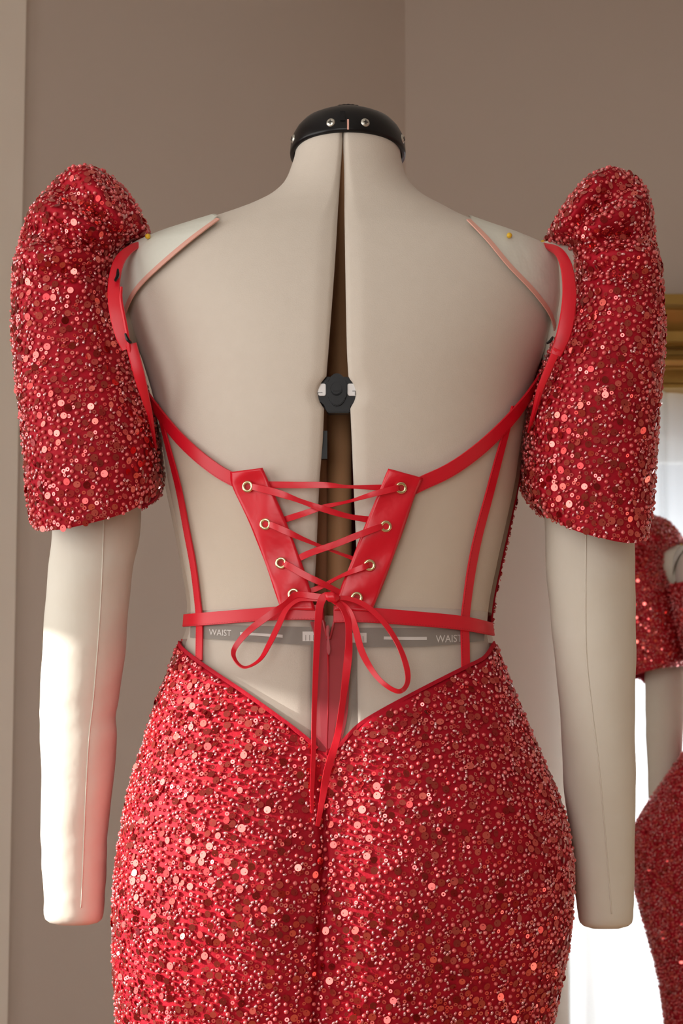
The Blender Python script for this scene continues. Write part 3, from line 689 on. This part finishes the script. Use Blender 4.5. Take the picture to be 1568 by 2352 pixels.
for x0, x1 in ((742, 752), (768, 757)):
    tube('zip_edge', [Vector(on_body(x, y, 0.002)[0]) for x, y in ((x0, 1398), (x0, 1425), (x1, 1470))], 0.0011, M['zip'], zp, 8)
pc_, _ = on_body(753, 1452, 0.004)
plate_pts = lambda pts, c: [((x - c[0]) / 2630, 0, -(y - c[1]) / 2630) for x, y in pts]
def free_plate(name, pts, c, off, th_, m_, parent):
    p, _ = on_body(c[0], c[1], off); bm = bmesh.new(); q = plate_pts(pts, c)
    a = [bm.verts.new((x, -th_ / 2, z)) for x, y, z in q]; b_ = [bm.verts.new((x, th_ / 2, z)) for x, y, z in q]; n = len(q)
    bm.faces.new(a); bm.faces.new(b_[::-1])
    for i in range(n): bm.faces.new((a[i], b_[i], b_[(i+1) % n], a[(i+1) % n]))
    bmesh.ops.bevel(bm, geom=bm.edges[:], offset=th_ * 0.3, segments=2, affect='EDGES')
    o = bm_obj(name, bm, m_, parent); o.location = p; return o
free_plate('zip_slider', [(750, 1438), (756, 1438), (757, 1450), (755, 1466), (750, 1466), (749, 1450)], (753, 1452), 0.004, 0.003, M['zip'], zp)
free_plate('zip_pull', [(752, 1462), (755, 1462), (756, 1475), (759, 1496), (758, 1506), (755, 1511), (752, 1506), (750, 1496), (751, 1475)], (754, 1486), 0.0065, 0.0016, M['zip'], zp)

# ---- butterfly sleeves
SL = [((208, 413), (212, 413)), ((150, 430), (262, 426)), ((108, 475), (300, 465)), ((78, 520), (328, 510)), ((57, 580), (342, 553)), ((45, 650), (290, 596)), ((41, 720), (272, 665)), ((41, 790), (292, 760)),
      ((47, 860), (320, 850)), ((56, 950), (343, 930)), ((66, 1040), (361, 1000)), ((72, 1110), (366, 1050)), ((76, 1155), (369, 1095)), ((86, 1180), (362, 1118))]
SR = [((1402, 414), (1398, 414)), ((1450, 433), (1345, 431)), ((1477, 470), (1304, 469)), ((1487, 530), (1275, 515)), ((1496, 590), (1256, 558)), ((1504, 650), (1300, 598)), ((1510, 720), (1308, 665)), ((1512, 790), (1288, 745)),
      ((1508, 870), (1256, 822)), ((1501, 950), (1226, 905)), ((1495, 1040), (1206, 985)), ((1491, 1110), (1205, 1050)), ((1486, 1165), (1203, 1105)), ((1474, 1205), (1236, 1150))]
class Sleeve:
    def __init__(self, pairs, side):
        self.side = side; n = len(pairs)
        O = np.array([at(*a, 0.01) for a, b_ in pairs]); I = np.array([at(*b_, 0.01) for a, b_ in pairs])
        u = np.linspace(0, 1, n)
        self.fo = [pchip(u, O[:, k]) for k in (0, 2)]; self.fi = [pchip(u, I[:, k]) for k in (0, 2)]
        self.D = pchip([0, .03, .08, .16, .3, .5, .8, 1], [.012, .040, .058, .076, .092, .100, .100, .094])
        self.arm = at(300 if side < 0 else 1270, 640, 0)
    def __call__(self, s, ph, off=0.0):
        s = np.asarray(s, float); ph = np.asarray(ph, float)
        ox, oz = self.fo[0](s), self.fo[1](s); ix, iz = self.fi[0](s), self.fi[1](s)
        c, q = np.cos(ph), np.sin(ph); e = 2 / 2.7
        cc = np.sign(c) * np.abs(c) ** e; qq = np.sign(q) * np.abs(q) ** e
        hw = np.hypot(ox - ix, oz - iz) / 2 + 1e-6
        k = 1 + off / hw
        x = (ox + ix) / 2 + (ox - ix) / 2 * cc * k; z = (oz + iz) / 2 + (oz - iz) / 2 * cc * k
        y = 0.01 + (self.D(s) + off) * qq
        # gathers radiating from the armhole
        dx, dz = (x - self.arm[0]) * self.side, z - self.arm[2]
        r = np.hypot(dx, dz); a = np.arctan2(dz, dx + 0.02)
        amp = 0.0115 * np.exp(-((r - 0.05) / 0.065) ** 2) * np.clip((z - self.arm[2] + 0.05) / 0.06, 0, 1)
        y = y + amp * np.cos(13 * a) * np.sign(qq) * np.abs(qq)
        # soft dents lower down, hem sag
        y = y + 0.004 * np.sin(34 * z + 9 * x) * qq * np.clip(s * 2 - 0.3, 0, 1)
        z = z - np.where(qq < 0, 0.034, 0.004) * np.clip((s - 0.7) / 0.3, 0, 1) ** 2 * np.abs(qq)
        return np.stack([x, y, z], -1)
sleeves = []
for pairs, sd in ((SL, -1), (SR, 1)):
    sf = Sleeve(pairs, sd); ns, np_ = 150, 180
    s_ = np.linspace(0, 1, ns)[:, None] ** 1.3; ph = np.linspace(0, 2 * PI, np_ + 1)[:-1]
    P = sf(s_ + 0 * ph, ph + 0 * s_).reshape(-1, 3)
    o = mesh_obj('sleeve', P, grid_faces(ns, np_, True), M['fabric'], gown)
    o['label'] = ('left' if sd < 0 else 'right') + ' butterfly sleeve covered in beads and sequins'
    orient_out(o, (float(P[:, 0].mean()), 0.01, 0))
    o.modifiers.new('thick', 'SOLIDIFY').thickness = 0.002
    sleeves.append((o, sf))
# armhole bands where the sleeves meet the body
def hang(name, pts, w_, thick, m_, parent, Y):
    """band following picture points at given depths (px, py, Y)"""
    arr = smooth([(x, y, d, ww) for (x, y, d), ww in zip(pts, w_)], 8); pos = np.array([at(x, y, d) for x, y, d, ww in arr]); tan = np.gradient(pos, axis=0); v = []
    for i in range(len(pos)):
        t = tan[i] / np.linalg.norm(tan[i]); nn = np.array([0, -1, 0.0]); nn = nn - t * nn.dot(t); nn /= np.linalg.norm(nn); s = np.cross(t, nn); h = arr[i, 3] / 2630 / 2
        for u, q in ((-1, 0), (-.85, 1), (0, 1.4), (.85, 1), (1, 0), (.85, -1), (-.85, -1)): v.append(pos[i] + s * h * u + nn * thick * .5 * q)
    o = mesh_obj(name, v, grid_faces(len(pos), 7, True) + [tuple(range(7))[::-1], tuple(range((len(pos)-1)*7, len(pos)*7))], m_, parent); o.data.set_sharp_from_angle(angle=0.6); return o
hang('armhole_band', [(340, 556, -.03), (302, 570, -.055), (274, 600, -.072), (262, 650, -.085), (265, 705, -.09), (279, 765, -.09), (292, 802, -.088)], [14, 20, 26, 28, 32, 32, 24], 0.002, M['piping'], gown, 0)
hang('armhole_band', [(279, 660, -.092), (278, 690, -.094), (288, 745, -.096), (296, 790, -.094), (306, 850, -.085)], [6, 8, 9, 9, 8], 0.003, M['piping'], gown, 0)
hang('armhole_band', [(301, 790, -.092), (319, 858, -.088), (333, 912, -.078), (346, 960, -.062), (358, 1030, -.03)], [26, 26, 20, 12, 6], 0.004, M['piping'], gown, 0)
hang('armhole_band', [(1248, 564, -.03), (1280, 577, -.055), (1299, 608, -.075), (1307, 660, -.088), (1305, 710, -.092), (1295, 765, -.092), (1276, 815, -.088)], [12, 22, 28, 32, 34, 34, 26], 0.004, M['piping'], gown, 0)
hang('armhole_band', [(1280, 800, -.09), (1258, 850, -.08), (1240, 895, -.07), (1228, 940, -.055), (1214, 990, -.03)], [20, 18, 16, 12, 8], 0.004, M['piping'], gown, 0)
for pts in ([(271, 622, -.086), (270, 634, -.09), (264, 646, -.09)], [(288, 768, -.096), (293, 780, -.097), (300, 788, -.096)], [(1268, 776, -.097), (1264, 783, -.098), (1258, 788, -.096)]):
    hang('elastic_loop', pts, [5, 8, 5], 0.004, M['black'], gown, 0)

# ---------------------------------------------------------------- beads and sequins
def disc_template(R, hole, off, n=14, cup=0.0):
    o = [(R * math.cos(2*PI*k/n), R * math.sin(2*PI*k/n), cup) for k in range(n)]
    i = [(off + hole * math.cos(2*PI*k/n), hole * math.sin(2*PI*k/n), 0) for k in range(n)]
    t = 0.00022; v = o + i + [(x, y, z - t) for x, y, z in o]; f = []
    for k in range(n):
        j = (k + 1) % n
        f += [(k, j, n + j), (k, n + j, n + k), (k, 2*n + k, 2*n + j), (k, 2*n + j, j)]
    return np.array(v), np.array(f)
def ico(R, sub, sz=1.0):
    bm = bmesh.new(); bmesh.ops.create_icosphere(bm, subdivisions=sub, radius=R)
    v = np.array([tuple(q.co) for q in bm.verts]); v[:, 2] *= sz; f = np.array([[q.index for q in p.verts] for p in bm.faces]); bm.free(); return v, f
def torus_t(R, r, n1=10, n2=5):
    v, f = [], []
    for a in range(n1):
        for b_ in range(n2):
            A, B_ = 2*PI*a/n1, 2*PI*b_/n2; v.append(((R + r*math.cos(B_))*math.cos(A), (R + r*math.cos(B_))*math.sin(A), r*math.sin(B_)))
    for a in range(n1):
        for b_ in range(n2):
            p, q, s, t = a*n2+b_, ((a+1) % n1)*n2+b_, ((a+1) % n1)*n2+(b_+1) % n2, a*n2+(b_+1) % n2; f += [(p, q, s), (p, s, t)]
    return np.array(v), np.array(f)
def seed_t():
    n = 7; prof = [(-.0016, .0006), (-.0011, .00115), (.0011, .00115), (.0016, .0006)]; v, f = [], []
    for x, r in prof:
        for k in range(n): v.append((x, r * math.cos(2*PI*k/n), r * math.sin(2*PI*k/n)))
    for i in range(3):
        for k in range(n):
            a, b_, c, d = i*n+k, i*n+(k+1) % n, (i+1)*n+(k+1) % n, (i+1)*n+k; f += [(a, b_, c), (a, c, d)]
    return np.array(v), np.array(f)
TPL = {'sequin': disc_template(0.0031, 0.00045, 0.0012, cup=0.0), 'ring': disc_template(0.0018, 0.00065, 0.0, 10, 0.0), 'pearl': ico(0.0019, 2), 'seed': seed_t()}
MIN = {'sequin': 0.0056, 'pearl': 0.0050, 'ring': 0.0031, 'seed': 0.0026}
def frames(n_, t_, kind, N):
    """rotation matrices (columns x, y, z=normal) with random spin and tilt"""
    a = rng.uniform(0, 2*PI, N)
    if kind == 'seed': a = rng.normal(1.1, 0.5, N)
    tilt = {'sequin': 0.20, 'ring': 0.24, 'pearl': 0.0, 'seed': 0.15}[kind]
    n2 = n_ + rng.normal(0, tilt, (N, 3)); n2 /= np.linalg.norm(n2, axis=1, keepdims=True)
    x = t_ * np.cos(a)[:, None] + np.cross(n_, t_) * np.sin(a)[:, None]
    x -= n2 * (x * n2).sum(1, keepdims=True); x /= np.linalg.norm(x, axis=1, keepdims=True)
    return np.stack([x, np.cross(n2, x), n2], -1)
def scatter(fn, u0, u1, v0, v1, dens, ok=None, flip=1.0, spread=1.0):
    """sample points by area over fn(u, v); dens = pieces per m2 per kind; returns dict kind -> (pos, nor, tan)"""
    res = {}; cells = {}
    g = 0.0065
    for kind in ('sequin', 'pearl', 'ring', 'seed'):
        Nc = 400000
        u = rng.uniform(u0, u1, Nc); v_ = rng.uniform(v0, v1, Nc); e = 1e-4
        p = fn(u, v_); du = (fn(u + e, v_) - p) / e; dv = (fn(u, v_ + e) - p) / e
        cr = np.cross(du, dv); ar = np.linalg.norm(cr, axis=1); tot = ar.mean() * (u1 - u0) * (v1 - v0)
        want = int(dens[kind] * tot)
        keep = rng.uniform(0, 1, Nc) < ar / np.percentile(ar, 99.5)
        if ok is not None: keep &= ok(u, v_, p)
        idx = np.nonzero(keep)[0][: want * 4]
        nor = flip * cr / (ar[:, None] + 1e-12); tan = dv / (np.linalg.norm(dv, axis=1, keepdims=True) + 1e-12)
        sel = []; md = MIN[kind] * spread
        for i in idx:
            q = p[i]; key = (int(q[0] // g), int(q[1] // g), int(q[2] // g)); good = True
            for dx in (-1, 0, 1):
                for dy in (-1, 0, 1):
                    for dz in (-1, 0, 1):
                        for (c, r_) in cells.get((key[0]+dx, key[1]+dy, key[2]+dz), ()):
                            m_ = (md + r_) * 0.5
                            if (c[0]-q[0])**2 + (c[1]-q[1])**2 + (c[2]-q[2])**2 < m_*m_: good = False; break
                        if not good: break
                    if not good: break
                if not good: break
            if good:
                cells.setdefault(key, []).append((q, md)); sel.append(i)
                if len(sel) >= want * (0.75 if ok is not None else 1): break
        res[kind] = (p[sel], nor[sel], tan[sel])
    return res
DENS = {'sequin': 6500, 'pearl': 6200, 'ring': 15000, 'seed': 25000}
LIFT = {'sequin': 0.0019, 'pearl': 0.0018, 'ring': 0.0016, 'seed': 0.0014}
sets = []
z_lo = float(zofpy(3060))
def ok_skirt(z, th, p): return (z < ztop(th) - 0.003) & (np.abs(th - SEAM_T) > 0.010)
sets.append((skirt, scatter(lambda z, th: skirt_surf(z, th, 0.0005), z_lo, zw, -PI, PI, DENS, ok_skirt, 1.0)))
for o, sf in sleeves:
    sets.append((o, scatter(lambda s, ph, sf=sf: sf(s, ph), 0.012, 0.999, 0.0, 2 * PI, DENS, None, 1.0)))
sets.append((bodice, scatter(lambda z, th: bod_surf(z, th, 0.003), zb1, zb0, TB0 + 0.02, TB1 - 0.02, {k: v * 0.8 for k, v in DENS.items()}, None, 1.0)))
pieces = {k: [] for k in TPL}
for o, res in sets:
    cen = np.mean([v.co[:] for v in o.data.vertices][::7], axis=0)
    for kind, (p, n_, t_) in res.items():
        if not len(p): continue
        ref = p - np.array([cen[0] if o.name.startswith('sleeve') else 0.0, 0.01, 0]); ref[:, 2] = 0
        s_ = np.sign((n_ * ref).sum(1)); s_[s_ == 0] = 1; n_ = n_ * s_[:, None]
        Rt = frames(n_, t_, kind, len(p)); pos = p + n_ * LIFT[kind]
        sc = rng.uniform(0.88, 1.1, len(p))
        pieces[kind].append((o, pos, Rt, sc, n_))
single_mesh = {}
for kind in TPL:
    v, f = TPL[kind]; me = bpy.data.meshes.new(kind); me.from_pydata(v.tolist(), [], f.tolist()); me.update()
    me.materials.append(M[kind]); me.polygons.foreach_set('use_smooth', [kind in ('pearl', 'seed')] * len(me.polygons)); single_mesh[kind] = me
singles = []
for kind in TPL:
    score = []
    for gi, (o, pos, Rt, sc, n_) in enumerate(pieces[kind]):
        d = pos - CAM; r = np.linalg.norm(d, axis=1); fc = -(Rt[:, :, 2] * d).sum(1) / r if kind in ('sequin', 'ring') else -(n_ * d).sum(1) / r
        fw = d @ np.array([0, math.cos(PITCH), math.sin(PITCH)]); Yp = CY - F * (d @ np.array([0, -math.sin(PITCH), math.cos(PITCH)])) / fw
        sc_ = np.where((Yp > 0) & (Yp < 2345), fc / r**2 * sc**2, -1); score += [(s, gi, i) for i, s in enumerate(sc_)]
    pick = {}
    if kind in ('sequin', 'pearl'):
        for s, gi, i in sorted(score, reverse=True)[:300]: pick.setdefault(gi, set()).add(i)
    for gi, (o, pos, Rt, sc, n_) in enumerate(pieces[kind]):
        ch = pick.get(gi, set()); mask = np.array([i not in ch for i in range(len(pos))])
        for i in sorted(ch):
            so_ = bpy.data.objects.new(kind, single_mesh[kind]); col.objects.link(so_); so_.parent = o
            mm = np.eye(4); mm[:3, :3] = Rt[i] * sc[i]; mm[:3, 3] = pos[i]; so_.matrix_local = Matrix(mm.tolist()); singles.append(so_)
        pp, RR_, ss = pos[mask], Rt[mask], sc[mask]; N = len(pp)
        if not N: continue
        v, f = TPL[kind]; nv = len(v)
        V = (np.einsum('nij,vj->nvi', RR_ * ss[:, None, None], v) + pp[:, None]).reshape(-1, 3)
        Fa = (f[None] + (np.arange(N) * nv)[:, None, None]).reshape(-1, 3)
        me = bpy.data.meshes.new(kind + 's'); me.vertices.add(len(V)); me.vertices.foreach_set('co', V.ravel().astype(np.float32))
        me.loops.add(Fa.size); me.loops.foreach_set('vertex_index', Fa.ravel().astype(np.int32))
        me.polygons.add(len(Fa)); me.polygons.foreach_set('loop_start', (np.arange(len(Fa)) * 3).astype(np.int32))
        me.update(calc_edges=True); me.validate()
        me.polygons.foreach_set('use_smooth', [kind in ('pearl', 'seed')] * len(me.polygons))
        ra = me.attributes.new('rnd', 'FLOAT', 'POINT'); ra.data.foreach_set('value', np.repeat(rng.uniform(0, 1, N), nv).astype(np.float32))
        me.materials.append(M[kind]); so_ = bpy.data.objects.new(kind + 's' if kind != 'ring' else 'ring_sequins', me); col.objects.link(so_); so_.parent = o; so_['kind'] = 'stuff'

# ---------------------------------------------------------------- the second gown on its form, by the curtains
def copy_tree(o, parent=None):
    c = o.copy(); col.objects.link(c)
    if parent is not None: c.parent = parent
    for ch in kids.get(o, ()):
        if ch not in skip: copy_tree(ch, c)
    return c
kids = {}
for o in list(col.objects):
    if o.parent is not None: kids.setdefault(o.parent, []).append(o)
skip = set(singles)
P2 = Vector((at(1786, 1800, 2.30)[0], 2.30, 0)); RZ2 = math.radians(150)
f2 = copy_tree(form); f2.location = P2; f2.rotation_euler = (0, 0, RZ2)
f2['label'] = 'dress form standing farther back before the curtains, mostly hidden by its red gown'
g2 = copy_tree(gown); g2.location = P2; g2.rotation_euler = (0, 0, RZ2)
g2['label'] = 'second red sequined gown by the white curtains, partly cut off by the picture edge'
def fuller(o):
    # this gown is cut fuller from the waist down
    for ch in o.children:
        if ch.name.split('.')[0] in ('skirt', 'bodice'):
            for q in [ch] + list(ch.children):
                q.data = q.data.copy(); nvt = len(q.data.vertices); a = np.empty(nvt * 3, np.float32); q.data.vertices.foreach_get('co', a); a = a.reshape(-1, 3)
                k = 1.12 + 0.38 * np.clip((float(zofpy(1500)) - a[:, 2]) / (float(zofpy(1500)) - float(zofpy(2050))), 0, 1) ** 0.8
                if ch.name.startswith('bodice'): k = 1.04 + 0.08 * np.clip((zb1 + 0.10 - a[:, 2]) / 0.10, 0, 1)
                a[:, 0] *= k; a[:, 1] *= k; q.data.vertices.foreach_set('co', a.ravel()); q.data.update()
fuller(g2)
form['group'] = f2['group'] = 'dress forms'; gown['group'] = g2['group'] = 'red gowns'
